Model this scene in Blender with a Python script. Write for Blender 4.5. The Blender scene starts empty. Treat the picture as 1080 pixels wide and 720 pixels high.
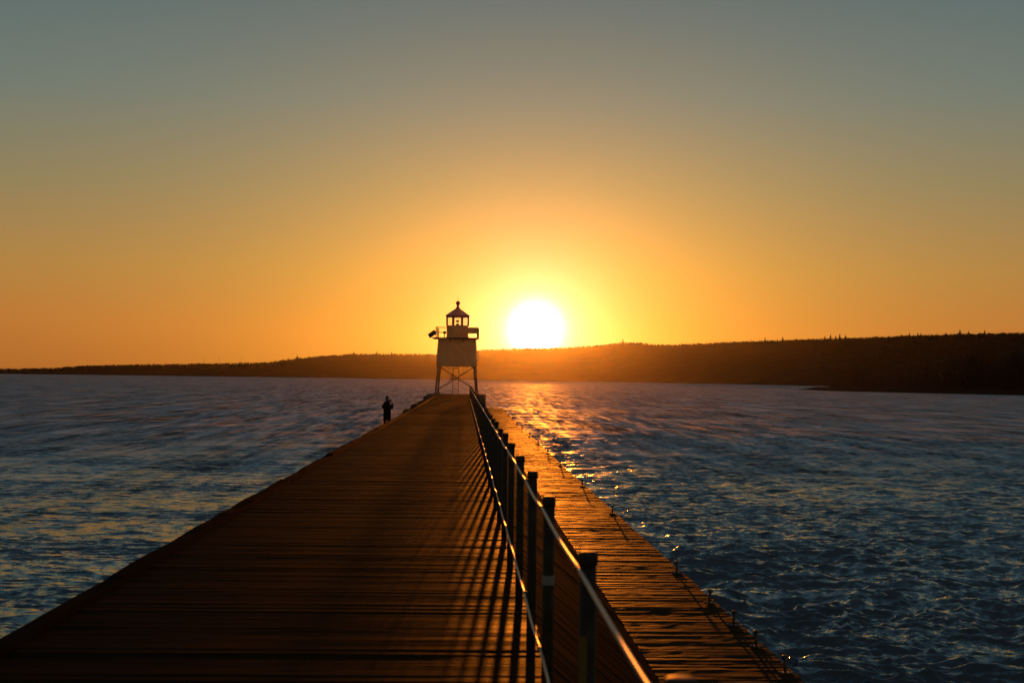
import bpy, bmesh, math, random
import numpy as np
from mathutils import Matrix, Vector, noise as mnoise

random.seed(7)
rng = np.random.default_rng(7)
R = math.radians
SC = bpy.context.scene
COL = SC.collection
NAV = 'category'

# ------------------------------------------------------------------ camera
FPX = 1500.0
EYE = 1.75                       # eye above the upper deck (z = 0)
WATER_Z = -2.2
LOW_Z = -1.35
YAW, PITCH, ROLL = R(1.910), R(1.479), R(0.716)
CROT = Matrix.Rotation(-YAW, 3, 'Z') @ Matrix.Rotation(R(90) + PITCH, 3, 'X') @ Matrix.Rotation(ROLL, 3, 'Z')


def px_dir(x, y):
    """azimuth (right of +Y) and tan(elevation) of a direction measured in the photo"""
    d = CROT @ Vector(((x - 540) / FPX, -(y - 360) / FPX, -1.0))
    return math.atan2(d.x, d.y), d.z / math.hypot(d.x, d.y)


cam_d = bpy.data.cameras.new('camera')
cam = bpy.data.objects.new('camera', cam_d)
COL.objects.link(cam)
cam.matrix_world = Matrix.Translation((0, 0, EYE)) @ CROT.to_4x4()
cam_d.sensor_width = 36
cam_d.lens = 50
cam_d.clip_start = 0.1
cam_d.clip_end = 40000
cam_d.dof.use_dof = True
cam_d.dof.focus_distance = 110
cam_d.dof.aperture_fstop = 4.5
SC.camera = cam

# ------------------------------------------------------------------ materials


def new_mat(name):
    m = bpy.data.materials.new(name)
    m.use_nodes = True
    nt = m.node_tree
    b = nt.nodes['Principled BSDF']
    return m, nt, b


def N(nt, typ, **kw):
    n = nt.nodes.new(typ)
    for k, v in kw.items():
        setattr(n, k, v)
    return n


def simple(name, col, rough=.6, metal=0.0, spec=.5, var=.25, scale=6.0, bump=.0):
    m, nt, b = new_mat(name)
    tc = N(nt, 'ShaderNodeTexCoord')
    nz = N(nt, 'ShaderNodeTexNoise')
    nz.inputs['Scale'].default_value = scale
    nz.inputs['Detail'].default_value = 6
    nt.links.new(tc.outputs['Object'], nz.inputs['Vector'])
    rp = N(nt, 'ShaderNodeValToRGB')
    rp.color_ramp.elements[0].position = .3
    rp.color_ramp.elements[1].position = .7
    rp.color_ramp.elements[0].color = (*[c * (1 - var) for c in col], 1)
    rp.color_ramp.elements[1].color = (*[min(1, c * (1 + var)) for c in col], 1)
    nt.links.new(nz.outputs['Fac'], rp.inputs['Fac'])
    nt.links.new(rp.outputs['Color'], b.inputs['Base Color'])
    b.inputs['Roughness'].default_value = rough
    b.inputs['Metallic'].default_value = metal
    b.inputs['Specular IOR Level'].default_value = spec
    if bump:
        bp = N(nt, 'ShaderNodeBump')
        bp.inputs['Strength'].default_value = .6
        bp.inputs['Distance'].default_value = bump
        nt.links.new(nz.outputs['Fac'], bp.inputs['Height'])
        nt.links.new(bp.outputs['Normal'], b.inputs['Normal'])
    return m


def wood(name, c0, c1, stretch, rough=.55, spec=.5, bump=.006):
    """weathered boards: grain stretched along the board, tone by board"""
    m, nt, b = new_mat(name)
    L = nt.links.new
    tc = N(nt, 'ShaderNodeTexCoord')
    geo = N(nt, 'ShaderNodeNewGeometry')
    mp = N(nt, 'ShaderNodeMapping')
    mp.inputs['Scale'].default_value = stretch
    L(tc.outputs['Object'], mp.inputs['Vector'])
    n1 = N(nt, 'ShaderNodeTexNoise')
    n1.inputs['Scale'].default_value = 1.0
    n1.inputs['Detail'].default_value = 8
    n1.inputs['Roughness'].default_value = .65
    L(mp.outputs['Vector'], n1.inputs['Vector'])
    n2 = N(nt, 'ShaderNodeTexNoise')
    n2.inputs['Scale'].default_value = .55
    n2.inputs['Detail'].default_value = 5
    L(tc.outputs['Object'], n2.inputs['Vector'])
    a = N(nt, 'ShaderNodeMath', operation='MULTIPLY_ADD')
    L(geo.outputs['Random Per Island'], a.inputs[0])
    a.inputs[1].default_value = .45
    L(n1.outputs['Fac'], a.inputs[2])
    a2 = N(nt, 'ShaderNodeMath', operation='MULTIPLY_ADD')
    L(n2.outputs['Fac'], a2.inputs[0])
    a2.inputs[1].default_value = .5
    L(a.outputs[0], a2.inputs[2])
    rp = N(nt, 'ShaderNodeValToRGB')
    rp.color_ramp.elements[0].position = .6
    rp.color_ramp.elements[1].position = 1.25
    rp.color_ramp.elements[1].position = 1.0
    rp.color_ramp.elements[0].color = (*c0, 1)
    rp.color_ramp.elements[1].color = (*c1, 1)
    L(a2.outputs[0], rp.inputs['Fac'])
    L(rp.outputs['Color'], b.inputs['Base Color'])
    rr = N(nt, 'ShaderNodeMapRange')
    rr.inputs['From Min'].default_value = .6
    rr.inputs['From Max'].default_value = 1.4
    rr.inputs['To Min'].default_value = rough - .08
    rr.inputs['To Max'].default_value = rough + .2
    L(a2.outputs[0], rr.inputs['Value'])
    L(rr.outputs[0], b.inputs['Roughness'])
    b.inputs['Specular IOR Level'].default_value = spec
    b.inputs['Specular Tint'].default_value = (1, .8, .6, 1)
    bp = N(nt, 'ShaderNodeBump')
    bp.inputs['Strength'].default_value = .5
    bp.inputs['Distance'].default_value = bump
    L(n1.outputs['Fac'], bp.inputs['Height'])
    L(bp.outputs['Normal'], b.inputs['Normal'])
    return m


M = {}
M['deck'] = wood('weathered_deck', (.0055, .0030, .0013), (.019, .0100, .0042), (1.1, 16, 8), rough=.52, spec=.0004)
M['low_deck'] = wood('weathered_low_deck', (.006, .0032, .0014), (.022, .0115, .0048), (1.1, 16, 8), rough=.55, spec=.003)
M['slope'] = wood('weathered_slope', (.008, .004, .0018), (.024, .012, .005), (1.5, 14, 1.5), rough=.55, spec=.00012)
M['timber'] = wood('dark_timber', (.006, .004, .0025), (.014, .009, .005), (9, 1.2, 9), rough=.8, spec=.0001)
M['concrete'] = simple('old_concrete', (.10, .075, .052), .9, var=.3, scale=1.6, bump=.02, spec=0)
M['rock'] = simple('shore_rock', (.045, .036, .028), .8, var=.4, scale=2.0, bump=.05, spec=0)
M['post'] = simple('painted_steel_post', (.026, .019, .012), .6, metal=0, spec=.06, var=.35, scale=14, bump=.001)
M['cable'] = simple('bright_wire_rope', (.24, .215, .19), .46, metal=1.0, var=.2, scale=60)
M['tape'] = simple('grey_tape', (.15, .14, .13), .6)
M['sticker'] = simple('yellow_sticker', (.10, .065, .012), .6, spec=.1)
M['white_glow'] = simple('weathered_white_with_glow', (.62, .27, .09), .7, var=.08, spec=.2, scale=2.2)  # orange glare of the low sun put into the white paint's colour
M['red'] = simple('red_roof_paint', (.34, .07, .04), .5, var=.2)
M['steel'] = simple('dark_steel', (.07, .05, .035), .55, metal=.2, spec=.15)
M['beacon'] = simple('red_beacon_lens', (.5, .03, .02), .2)
M['solar'] = simple('solar_cells', (.006, .005, .005), .5, spec=.05)
M['skin'] = simple('skin', (.45, .27, .19), .6, var=.1)
M['coat'] = simple('dark_coat', (.012, .009, .007), .9, scale=20, spec=.05)
M['trouser'] = simple('dark_trousers', (.01, .008, .007), .9, spec=.05, scale=20)
M['hair'] = simple('brown_hair', (.04, .025, .015), .6, scale=40)
M['black'] = simple('black_plastic', (.02, .02, .02), .4)
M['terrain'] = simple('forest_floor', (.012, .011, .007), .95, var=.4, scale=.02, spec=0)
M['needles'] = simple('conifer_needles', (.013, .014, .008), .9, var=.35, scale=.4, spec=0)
M['bark'] = simple('bark', (.08, .06, .045), .9, var=.3, scale=5, spec=.1)
M['glass'], nt, b = new_mat('lantern_glass')
b.inputs['Base Color'].default_value = (.95, .96, .95, 1)
b.inputs['Roughness'].default_value = .02
b.inputs['IOR'].default_value = 1.05
b.inputs['Transmission Weight'].default_value = 1

# water
M['water'], nt, b = new_mat('lake_water')
L = nt.links.new
b.inputs['Base Color'].default_value = (.003, .006, .008, 1)
b.inputs['Roughness'].default_value = .07
b.inputs['IOR'].default_value = 1.333
b.inputs['Specular IOR Level'].default_value = .5
geo = N(nt, 'ShaderNodeNewGeometry')
mp = N(nt, 'ShaderNodeMapping')
mp.inputs['Rotation'].default_value = (0, 0, R(12))
mp.inputs['Scale'].default_value = (.62, 1.4, 1)
L(geo.outputs['Position'], mp.inputs['Vector'])
# ripples too small to model: slopes from noise added to the surface normal
def ripple(scale, detail, rough, amp):
    w = N(nt, 'ShaderNodeTexNoise')
    w.inputs['Scale'].default_value = scale
    w.inputs['Detail'].default_value = detail
    w.inputs['Roughness'].default_value = rough
    L(mp.outputs['Vector'], w.inputs['Vector'])
    c = N(nt, 'ShaderNodeVectorMath', operation='SUBTRACT')
    L(w.outputs['Color'], c.inputs[0])
    c.inputs[1].default_value = (.5, .5, .5)
    m_ = N(nt, 'ShaderNodeVectorMath', operation='MULTIPLY')
    L(c.outputs[0], m_.inputs[0])
    m_.inputs[1].default_value = (amp * .8, amp, 0)
    return m_.outputs[0]


def vsum(a, b_):
    n = N(nt, 'ShaderNodeVectorMath', operation='ADD')
    L(a, n.inputs[0])
    L(b_, n.inputs[1])
    return n.outputs[0]


# far out, where single waves merge, groups of waves still show as grain; their steeper faces look down-wind (-Y)
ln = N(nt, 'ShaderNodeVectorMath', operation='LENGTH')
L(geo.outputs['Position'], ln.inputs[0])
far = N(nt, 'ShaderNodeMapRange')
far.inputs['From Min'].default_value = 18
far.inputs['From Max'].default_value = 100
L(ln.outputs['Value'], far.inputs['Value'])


def grain(sx_, sy_, amp):
    mp2 = N(nt, 'ShaderNodeMapping')
    mp2.inputs['Scale'].default_value = (sx_, sy_, 1)
    L(geo.outputs['Position'], mp2.inputs['Vector'])
    w = N(nt, 'ShaderNodeTexNoise')
    w.inputs['Scale'].default_value = 1
    w.inputs['Detail'].default_value = 3
    w.inputs['Roughness'].default_value = .7
    L(mp2.outputs['Vector'], w.inputs['Vector'])
    c = N(nt, 'ShaderNodeVectorMath', operation='SUBTRACT')
    L(w.outputs['Color'], c.inputs[0])
    c.inputs[1].default_value = (.5, .59, .5)
    m1 = N(nt, 'ShaderNodeVectorMath', operation='MULTIPLY')
    L(c.outputs[0], m1.inputs[0])
    m1.inputs[1].default_value = (amp, amp, 0)
    m2 = N(nt, 'ShaderNodeVectorMath', operation='SCALE')
    L(m1.outputs[0], m2.inputs[0])
    L(far.outputs[0], m2.inputs['Scale'])
    return m2.outputs[0]


tot = vsum(vsum(grain(1.3, .09, 1.8), grain(.40, .022, .8)), vsum(vsum(ripple(.16, 3, .6, 1.5), ripple(3.6, 4, .66, 2.9)), geo.outputs['Normal']))
nn = N(nt, 'ShaderNodeVectorMath', operation='NORMALIZE')
L(tot, nn.inputs[0])
# chop finer than the mesh can carry far out goes into the roughness
ln = N(nt, 'ShaderNodeVectorMath', operation='LENGTH')
L(geo.outputs['Position'], ln.inputs[0])
mr = N(nt, 'ShaderNodeMapRange')
mr.inputs['From Min'].default_value = 30
mr.inputs['From Max'].default_value = 110
mr.inputs['To Min'].default_value = .045
mr.inputs['To Max'].default_value = .64
L(ln.outputs['Value'], mr.inputs['Value'])
wm = N(nt, 'ShaderNodeBsdfMetallic')
wm.fresnel_type = 'F82'
wm.distribution = 'GGX'
wm.inputs['Base Color'].default_value = (.032, .034, .036, 1)
wm.inputs['Edge Tint'].default_value = (.64, .78, .88, 1)
L(nn.outputs[0], wm.inputs['Normal'])
L(mr.outputs[0], wm.inputs['Roughness'])
wd = N(nt, 'ShaderNodeBsdfDiffuse')
wdr = N(nt, 'ShaderNodeValToRGB')                 # clear dark water close by, far out a blue-grey sky sheen painted in streaks
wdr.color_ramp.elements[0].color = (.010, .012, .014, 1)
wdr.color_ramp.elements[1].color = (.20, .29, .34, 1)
gn = []
for sx_, sy_ in ((1.7, .14), (.50, .028)):
    mp3 = N(nt, 'ShaderNodeMapping')
    mp3.inputs['Scale'].default_value = (sx_, sy_, 1)
    L(geo.outputs['Position'], mp3.inputs['Vector'])
    w3 = N(nt, 'ShaderNodeTexNoise')
    w3.inputs['Scale'].default_value = 1
    w3.inputs['Detail'].default_value = 3
    w3.inputs['Roughness'].default_value = .7
    L(mp3.outputs['Vector'], w3.inputs['Vector'])
    gn.append(w3.outputs['Fac'])
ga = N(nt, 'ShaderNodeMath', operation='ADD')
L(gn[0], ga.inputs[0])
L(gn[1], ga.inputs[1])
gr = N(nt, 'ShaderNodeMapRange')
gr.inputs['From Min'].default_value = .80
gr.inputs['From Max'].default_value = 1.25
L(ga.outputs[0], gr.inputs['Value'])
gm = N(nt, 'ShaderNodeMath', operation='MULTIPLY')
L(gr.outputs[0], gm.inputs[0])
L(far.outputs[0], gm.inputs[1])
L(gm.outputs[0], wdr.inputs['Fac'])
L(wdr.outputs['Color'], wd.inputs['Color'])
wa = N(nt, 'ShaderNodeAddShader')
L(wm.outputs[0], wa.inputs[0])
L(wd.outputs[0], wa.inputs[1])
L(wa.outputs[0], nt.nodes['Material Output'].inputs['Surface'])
nt.nodes.remove(b)

# ------------------------------------------------------------------ mesh helpers


class MB:
    def __init__(s):
        s.v, s.f = [], []

    def add(s, v, f):
        o = len(s.v)
        s.v += [tuple(p) for p in v]
        s.f += [tuple(i + o for i in q) for q in f]
        return s

    def box(s, x0, x1, y0, y1, z0, z1, m=None):
        v = [Vector((x, y, z)) for z in (z0, z1) for y in (y0, y1) for x in (x0, x1)]
        if m is not None:
            v = [m @ p for p in v]
        return s.add(v, [(0, 2, 3, 1), (4, 5, 7, 6), (0, 1, 5, 4), (2, 6, 7, 3), (0, 4, 6, 2), (1, 3, 7, 5)])

    def bar(s, a, b, r, n=10, r2=None, cap=True):
        a, b = Vector(a), Vector(b)
        r2 = r if r2 is None else r2
        q = (b - a).to_track_quat('Z', 'Y')
        v = []
        for p, rr in ((a, r), (b, r2)):
            for k in range(n):
                t = 2 * math.pi * k / n
                v.append(p + q @ Vector((rr * math.cos(t), rr * math.sin(t), 0)))
        f = [(k, (k + 1) % n, n + (k + 1) % n, n + k) for k in range(n)]
        if cap:
            f += [tuple(range(n - 1, -1, -1)), tuple(range(n, 2 * n))]
        return s.add(v, f)

    def lathe(s, prof, n=16, c=(0, 0, 0), rot=0.0):
        v, f = [], []
        for r, z in prof:
            for k in range(n):
                t = 2 * math.pi * k / n + rot
                v.append((c[0] + r * math.cos(t), c[1] + r * math.sin(t), c[2] + z))
        for i in range(len(prof) - 1):
            for k in range(n):
                k2 = (k + 1) % n
                f.append((i * n + k, i * n + k2, (i + 1) * n + k2, (i + 1) * n + k))
        f.append(tuple(range(n - 1, -1, -1)))
        f.append(tuple((len(prof) - 1) * n + k for k in range(n)))
        return s.add(v, f)

    def tube(s, pts, r, n=8):
        pts = [Vector(p) for p in pts]
        v, f = [], []
        for i, p in enumerate(pts):
            d = (pts[min(i + 1, len(pts) - 1)] - pts[max(i - 1, 0)]).normalized()
            q = d.to_track_quat('Z', 'Y')
            for k in range(n):
                t = 2 * math.pi * k / n
                v.append(p + q @ Vector((r * math.cos(t), r * math.sin(t), 0)))
        for i in range(len(pts) - 1):
            for k in range(n):
                k2 = (k + 1) % n
                f.append((i * n + k, i * n + k2, (i + 1) * n + k2, (i + 1) * n + k))
        f.append(tuple(range(n - 1, -1, -1)))
        f.append(tuple((len(pts) - 1) * n + k for k in range(n)))
        return s.add(v, f)

    def frustum(s, cx, cy, hx0, hy0, z0, hx1, hy1, z1):
        v = [(cx + sx * hx, cy + sy * hy, z) for hx, hy, z in ((hx0, hy0, z0), (hx1, hy1, z1)) for sy in (-1, 1) for sx in (-1, 1)]
        return s.add(v, [(0, 2, 3, 1), (4, 5, 7, 6), (0, 1, 5, 4), (2, 6, 7, 3), (0, 4, 6, 2), (1, 3, 7, 5)])

    def build(s, name, mat, parent=None, smooth=False):
        me = bpy.data.meshes.new(name)
        me.from_pydata(s.v, [], s.f)
        me.materials.append(mat)
        me.shade_smooth() if smooth else me.shade_flat()
        me.update()
        o = bpy.data.objects.new(name, me)
        COL.objects.link(o)
        if parent:
            o.parent = parent
        return o


def np_mesh(name, V, F, mat, parent=None, smooth=False):
    """V (n,3), F (m,4) quads or (m,3) tris"""
    me = bpy.data.meshes.new(name)
    k = F.shape[1]
    me.vertices.add(len(V))
    me.vertices.foreach_set('co', V.astype(np.float32).ravel())
    me.loops.add(F.size)
    me.loops.foreach_set('vertex_index', F.astype(np.int32).ravel())
    me.polygons.add(len(F))
    me.polygons.foreach_set('loop_start', np.arange(0, F.size, k, dtype=np.int32))
    me.polygons.foreach_set('loop_total', np.full(len(F), k, dtype=np.int32))
    me.materials.append(mat)
    me.update(calc_edges=True)
    me.validate()
    me.shade_smooth() if smooth else me.shade_flat()
    o = bpy.data.objects.new(name, me)
    COL.objects.link(o)
    if parent:
        o.parent = parent
    return o


def thing(name, label, cat, loc=(0, 0, 0), rz=0.0, group=None):
    o = bpy.data.objects.new(name, None)
    o.empty_display_size = .2
    COL.objects.link(o)
    o.location = loc
    o.rotation_euler = (0, 0, rz)
    return tag(o, label, cat, group)


def tag(o, label, cat, group=None):
    o['label'] = label
    o[NAV] = cat
    if group:
        o['group'] = group
    return o


def dup(root, loc, label, group=None, rz=0.0, scale=None):
    c = root.copy()
    COL.objects.link(c)
    c.location = loc
    c.rotation_euler = (0, 0, rz)
    if scale:
        c.scale = (scale, scale, scale) if not isinstance(scale, tuple) else scale
    c['label'] = label
    if group:
        c['group'] = group
    for ch in list(root.children):
        d = ch.copy()
        COL.objects.link(d)
        d.parent = c
        for g in list(ch.children):
            e = g.copy()
            COL.objects.link(e)
            e.parent = d
    return c


def lerp_tab(tab, t):
    xs, ys = zip(*tab)
    return np.interp(t, xs, ys)


# ------------------------------------------------------------------ sun, sky
SUN_AZ, SUN_TAN = px_dir(565, 347)
SUN_EL = math.atan(SUN_TAN)
SUN_DIR = Vector((math.sin(SUN_AZ) * math.cos(SUN_EL), math.cos(SUN_AZ) * math.cos(SUN_EL), math.sin(SUN_EL)))
sd = bpy.data.lights.new('sun', 'SUN')
sd.energy = 5.0
sd.color = (1.0, .235, .016)
sd.angle = R(.53)
sun = bpy.data.objects.new('sun', sd)
COL.objects.link(sun)
sun.rotation_euler = SUN_DIR.to_track_quat('Z', 'Y').to_euler()

W = bpy.data.worlds.new('World')
SC.world = W
W.use_nodes = True
nt = W.node_tree
L = nt.links.new
bg = nt.nodes['Background']
sky = N(nt, 'ShaderNodeTexSky')
sky.sky_type = 'NISHITA'
sky.sun_disc = False
sky.sun_elevation = SUN_EL
sky.sun_rotation = SUN_AZ
sky.altitude = 200
sky.air_density = 1.0
sky.dust_density = 2.0
sky.ozone_density = 1.5


def mth(op, a, b=None, c=None):
    n = N(nt, 'ShaderNodeMath', operation=op)
    for i, v in enumerate((a, b, c)):
        if v is None:
            continue
        if isinstance(v, (int, float)):
            n.inputs[i].default_value = v
        else:
            L(v, n.inputs[i])
    return n.outputs[0]


def tint(fac, col):
    n = N(nt, 'ShaderNodeVectorMath', operation='SCALE')
    n.inputs[0].default_value = col
    L(fac, n.inputs['Scale'])
    return n.outputs[0]


def vadd(a, b):
    n = N(nt, 'ShaderNodeVectorMath', operation='ADD')
    L(a, n.inputs[0])
    L(b, n.inputs[1])
    return n.outputs[0]


tc = N(nt, 'ShaderNodeTexCoord')
sx = N(nt, 'ShaderNodeSeparateXYZ')
L(tc.outputs['Generated'], sx.inputs[0])
DEG = 57.29578
el = mth('MULTIPLY', mth('ARCSINE', sx.outputs[2]), DEG)
# azimuth from the sun, measured in the sun's own horizontal frame
cs, sn = math.cos(SUN_AZ), math.sin(SUN_AZ)
ax = mth('SUBTRACT', mth('MULTIPLY', sx.outputs[0], cs), mth('MULTIPLY', sx.outputs[1], sn))
ay = mth('ADD', mth('MULTIPLY', sx.outputs[0], sn), mth('MULTIPLY', sx.outputs[1], cs))
azd = mth('MULTIPLY', mth('ARCTAN2', ax, ay), DEG)
de = mth('SUBTRACT', el, math.degrees(SUN_EL))
th = mth('SQRT', mth('ADD', mth('MULTIPLY', azd, azd), mth('MULTIPLY', de, de)))
az7 = mth('MULTIPLY', azd, .70)
thw = mth('SQRT', mth('ADD', mth('MULTIPLY', az7, az7), mth('MULTIPLY', de, de)))
rp = N(nt, 'ShaderNodeValToRGB')
SKY_RAMP = [(0, (.38, .120, .022)), (2.0, (.44, .160, .032)), (4.3, (.375, .198, .050)), (7.5, (.238, .196, .096)), (11, (.138, .178, .150)), (15, (.088, .140, .146)),
            (25, (.112, .148, .160)), (45, (.115, .145, .168)), (90, (.10, .132, .158))]
cr_ = rp.color_ramp
while len(cr_.elements) < len(SKY_RAMP):
    cr_.elements.new(.5)
for e, (d, c) in zip(cr_.elements, SKY_RAMP):
    e.position = d / 90
    e.color = (*c, 1)
L(mth('DIVIDE', el, 90.0), rp.inputs['Fac'])
wide = tint(mth('EXPONENT', mth('DIVIDE', thw, -3.6)), (1.32, .59, .02))
mid = tint(mth('EXPONENT', mth('DIVIDE', th, -1.35)), (.9, .66, 1.05))
q = mth('DIVIDE', th, .74)
core = tint(mth('EXPONENT', mth('MULTIPLY', mth('MULTIPLY', q, q), -1.0)), (8, 6.5, 4.2))
nsky = N(nt, 'ShaderNodeVectorMath', operation='SCALE')
L(sky.outputs[0], nsky.inputs[0])
nsky.inputs['Scale'].default_value = .006
tot = vadd(vadd(vadd(rp.outputs['Color'], wide), vadd(mid, core)), nsky.outputs[0])
L(tot, bg.inputs['Color'])
bg.inputs['Strength'].default_value = 1.0

SC.view_settings.view_transform = 'Standard'
SC.view_settings.look = 'None'
SC.view_settings.exposure = 0
SC.view_settings.gamma = 1

# ------------------------------------------------------------------ water
def build_water():
    ang = np.concatenate([np.linspace(-180, -40, 36)[:-1], np.linspace(-40, -25, 60)[:-1],
                          np.linspace(-25, 25, 760)[:-1], np.linspace(25, 40, 60)[:-1], np.linspace(40, 180, 36)])
    ang = np.radians(ang[:-1])
    inv = np.linspace(1 / 11.0, 1 / 9000.0, 1500)
    r = 1 / inv
    A, RR = np.meshgrid(ang, r)
    X = RR * np.sin(A)
    Y = RR * np.cos(A)
    dr1 = np.gradient(r)
    dr = dr1[:, None] * np.ones_like(A)
    Z = np.zeros_like(X)
    DX = np.zeros_like(X)
    DY = np.zeros_like(X)
    # shelter: the lake side (left) is a little smoother than the open right side
    amp_side = np.where(X > 0, 1.0, .50)
    g = np.random.default_rng(3)
    # wave groups bend and come and go
    wx = X + .25 * np.sin(Y * .9 + 1.7 * np.sin(X * .37)) + .22 * np.sin(Y * 2.3 + X * 1.1)
    wy = Y + .22 * np.sin(X * .8 + 1.3 * np.sin(Y * .41)) + .2 * np.sin(X * 2.6 - Y * .7)
    for i in range(130):
        lam = .18 * (2.5 / .18) ** g.random()
        th = R(190) + g.normal(0, .8)              # travelling towards the camera
        k = 2 * np.pi / lam
        kx, ky = k * math.sin(th), k * math.cos(th)
        a = .0105 * lam ** .6 * (.5 + g.random()) * (1.45 if .3 < lam < .9 else .85)
        ph, e1, e2 = g.random(3) * 6.283
        n_ = int(np.searchsorted(dr1, lam / 2.0))  # rows fine enough to carry this wave
        if n_ < 2:
            continue
        ww = np.clip((lam / dr[:n_] - 2.0) / 2.0, 0, 1)
        xs, ys = X[:n_], Y[:n_]
        env = .55 + .45 * np.sin(xs * (.5 + g.random()) / lam * .55 + e1) * np.sin(ys * (.5 + g.random()) / lam * .55 + e2)
        w = ww * a * (amp_side[:n_] if abs(th - R(183)) < .6 else np.where(xs > 0, 1.0, .18)) * env
        p = kx * wx[:n_] + ky * wy[:n_] + ph
        sp_ = np.sin(p)
        if lam < 1.5:
            Z[:n_] += w * 1.4 * (.64 - np.abs(np.sin(p / 2)))    # cusped crests
        else:
            Z[:n_] += w * np.cos(p)
        DX[:n_] -= .28 * w * math.sin(th) * sp_
        DY[:n_] -= .28 * w * math.cos(th) * sp_
    # gusts: patches of stronger and weaker chop
    gust = 1 + .3 * np.sin(X * .11 + 1.3 * np.sin(Y * .05)) * np.sin(Y * .083 + X * .03)
    Z *= gust
    V = np.stack([X + DX * gust, Y + DY * gust, Z + WATER_Z], -1).reshape(-1, 3)
    nr, na = X.shape
    i, j = np.meshgrid(np.arange(nr - 1), np.arange(na), indexing='ij')
    j2 = (j + 1) % na
    F = np.stack([i * na + j, (i + 1) * na + j, (i + 1) * na + j2, i * na + j2], -1).reshape(-1, 4)
    V = np.vstack([V, [[0, 0, WATER_Z - .3]]])
    o = np_mesh('lake_water', V, F[:, ::-1], M['water'], smooth=True)
    o['kind'] = 'structure'


build_water()
# lake bed closes the world below the water
MB().add([(-9000, -9000, -14), (9000, -9000, -14), (9000, 9000, -14), (-9000, 9000, -14)], [(0, 1, 2, 3)]).build('lake_bed', M['terrain'])['kind'] = 'structure'

# ------------------------------------------------------------------ pier
END_Y = 151.0
LEFT_IN = [(-20, -2.81), (30, -2.81), (80, -2.64), (152, -2.60)]
LEFT_OUT = [(-20, -2.99), (30, -2.99), (80, -2.80), (152, -2.72)]
LOW_RIGHT = [(-20, 3.56), (50, 3.57), (104, 3.74), (152, 4.03)]
RAIL_X = .447
UP_RIGHT = .53
LOW_LEFT = 2.12


def boards(name, mat, y0, y1, w, nx, place, parent, gap=.007, wob=.004, off=.005, skip=(), seed=1, thick=.05):
    """boards laid side by side along Y; place(u, y, h) -> world point, u 0..1 along the board, h height above the face"""
    g = np.random.default_rng(seed)
    V, F = [], []
    y = y0
    base = 0
    while y < y1:
        ww = w * g.uniform(.85, 1.15)
        if any(a < y + ww / 2 < b for a, b in skip):
            y += ww
            continue
        h0 = g.normal(0, off)
        tilt = g.normal(0, off * .8)
        cup = g.uniform(-.5, 1) * .003
        gp = gap * g.uniform(.5, 2.2)
        u = np.linspace(0, 1, nx + 1)
        ph = g.random() * 50
        n1 = np.array([mnoise.noise((a * 6 + ph, ph, 0)) for a in u]) * wob
        n2 = np.array([mnoise.noise((a * 6 + ph, ph + 9, 3)) for a in u]) * wob
        wear = np.array([max(0, mnoise.noise((a * 3 + ph, ph + 3, 7))) for a in u]) * .012
        ya = y + gp / 2 + wear * .6
        yb = y + ww - gp / 2
        rows = [(ya, -thick + 0 * u), (ya, h0 - tilt + n1 - wear * .5), (ya * .5 + (y + ww / 2) * .5, h0 - tilt / 2 + cup + n1),
                (yb * np.ones_like(u), h0 + tilt + n2), (yb * np.ones_like(u), -thick + 0 * u)]
        e0, e1 = g.uniform(-.01, .01), g.uniform(-.014, .014)
        for yy, hh in rows:
            for a in range(nx + 1):
                uu = u[a]
                V.append(place(uu, yy[a], hh[a], e0 * (1 - uu) + e1 * uu))
        k = nx + 1
        for rr in range(4):
            for a in range(nx):
                F.append((base + rr * k + a, base + rr * k + a + 1, base + (rr + 1) * k + a + 1, base + (rr + 1) * k + a))
        base += 5 * k
        y += ww
    return np_mesh(name, np.array(V), np.array(F), mat, parent)


pier = thing('wooden_pier', 'long plank-topped breakwater pier with a raised walkway and a lower walkway leading to the lighthouse', 'pier')


def up_place(u, y, h, e):
    x0 = lerp_tab(LEFT_IN, y)
    return (x0 + (UP_RIGHT - x0) * u + e, y, h)


def low_place(u, y, h, e):
    x1 = lerp_tab(LOW_RIGHT, y)
    return (LOW_LEFT - .06 + (x1 - LOW_LEFT + .06) * u + e, y, LOW_Z + h)


SL = Vector((LOW_LEFT - .02 - UP_RIGHT, 0, LOW_Z))
SLN = Vector((-SL.z, 0, SL.x)).normalized()


def slope_place(u, y, h, e):
    p = Vector((UP_RIGHT, y, -.03)) + SL * (u * .985) + SLN * (h - .012)
    return (p.x, p.y, p.z)


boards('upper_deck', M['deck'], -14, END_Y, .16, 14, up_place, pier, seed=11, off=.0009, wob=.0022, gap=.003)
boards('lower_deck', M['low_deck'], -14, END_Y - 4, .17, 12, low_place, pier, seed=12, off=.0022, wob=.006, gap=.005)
boards('sloped_face', M['slope'], -14, END_Y - 3, .19, 8, slope_place, pier, seed=13, off=.002, gap=.004, skip=((18.35, 18.5),))
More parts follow.
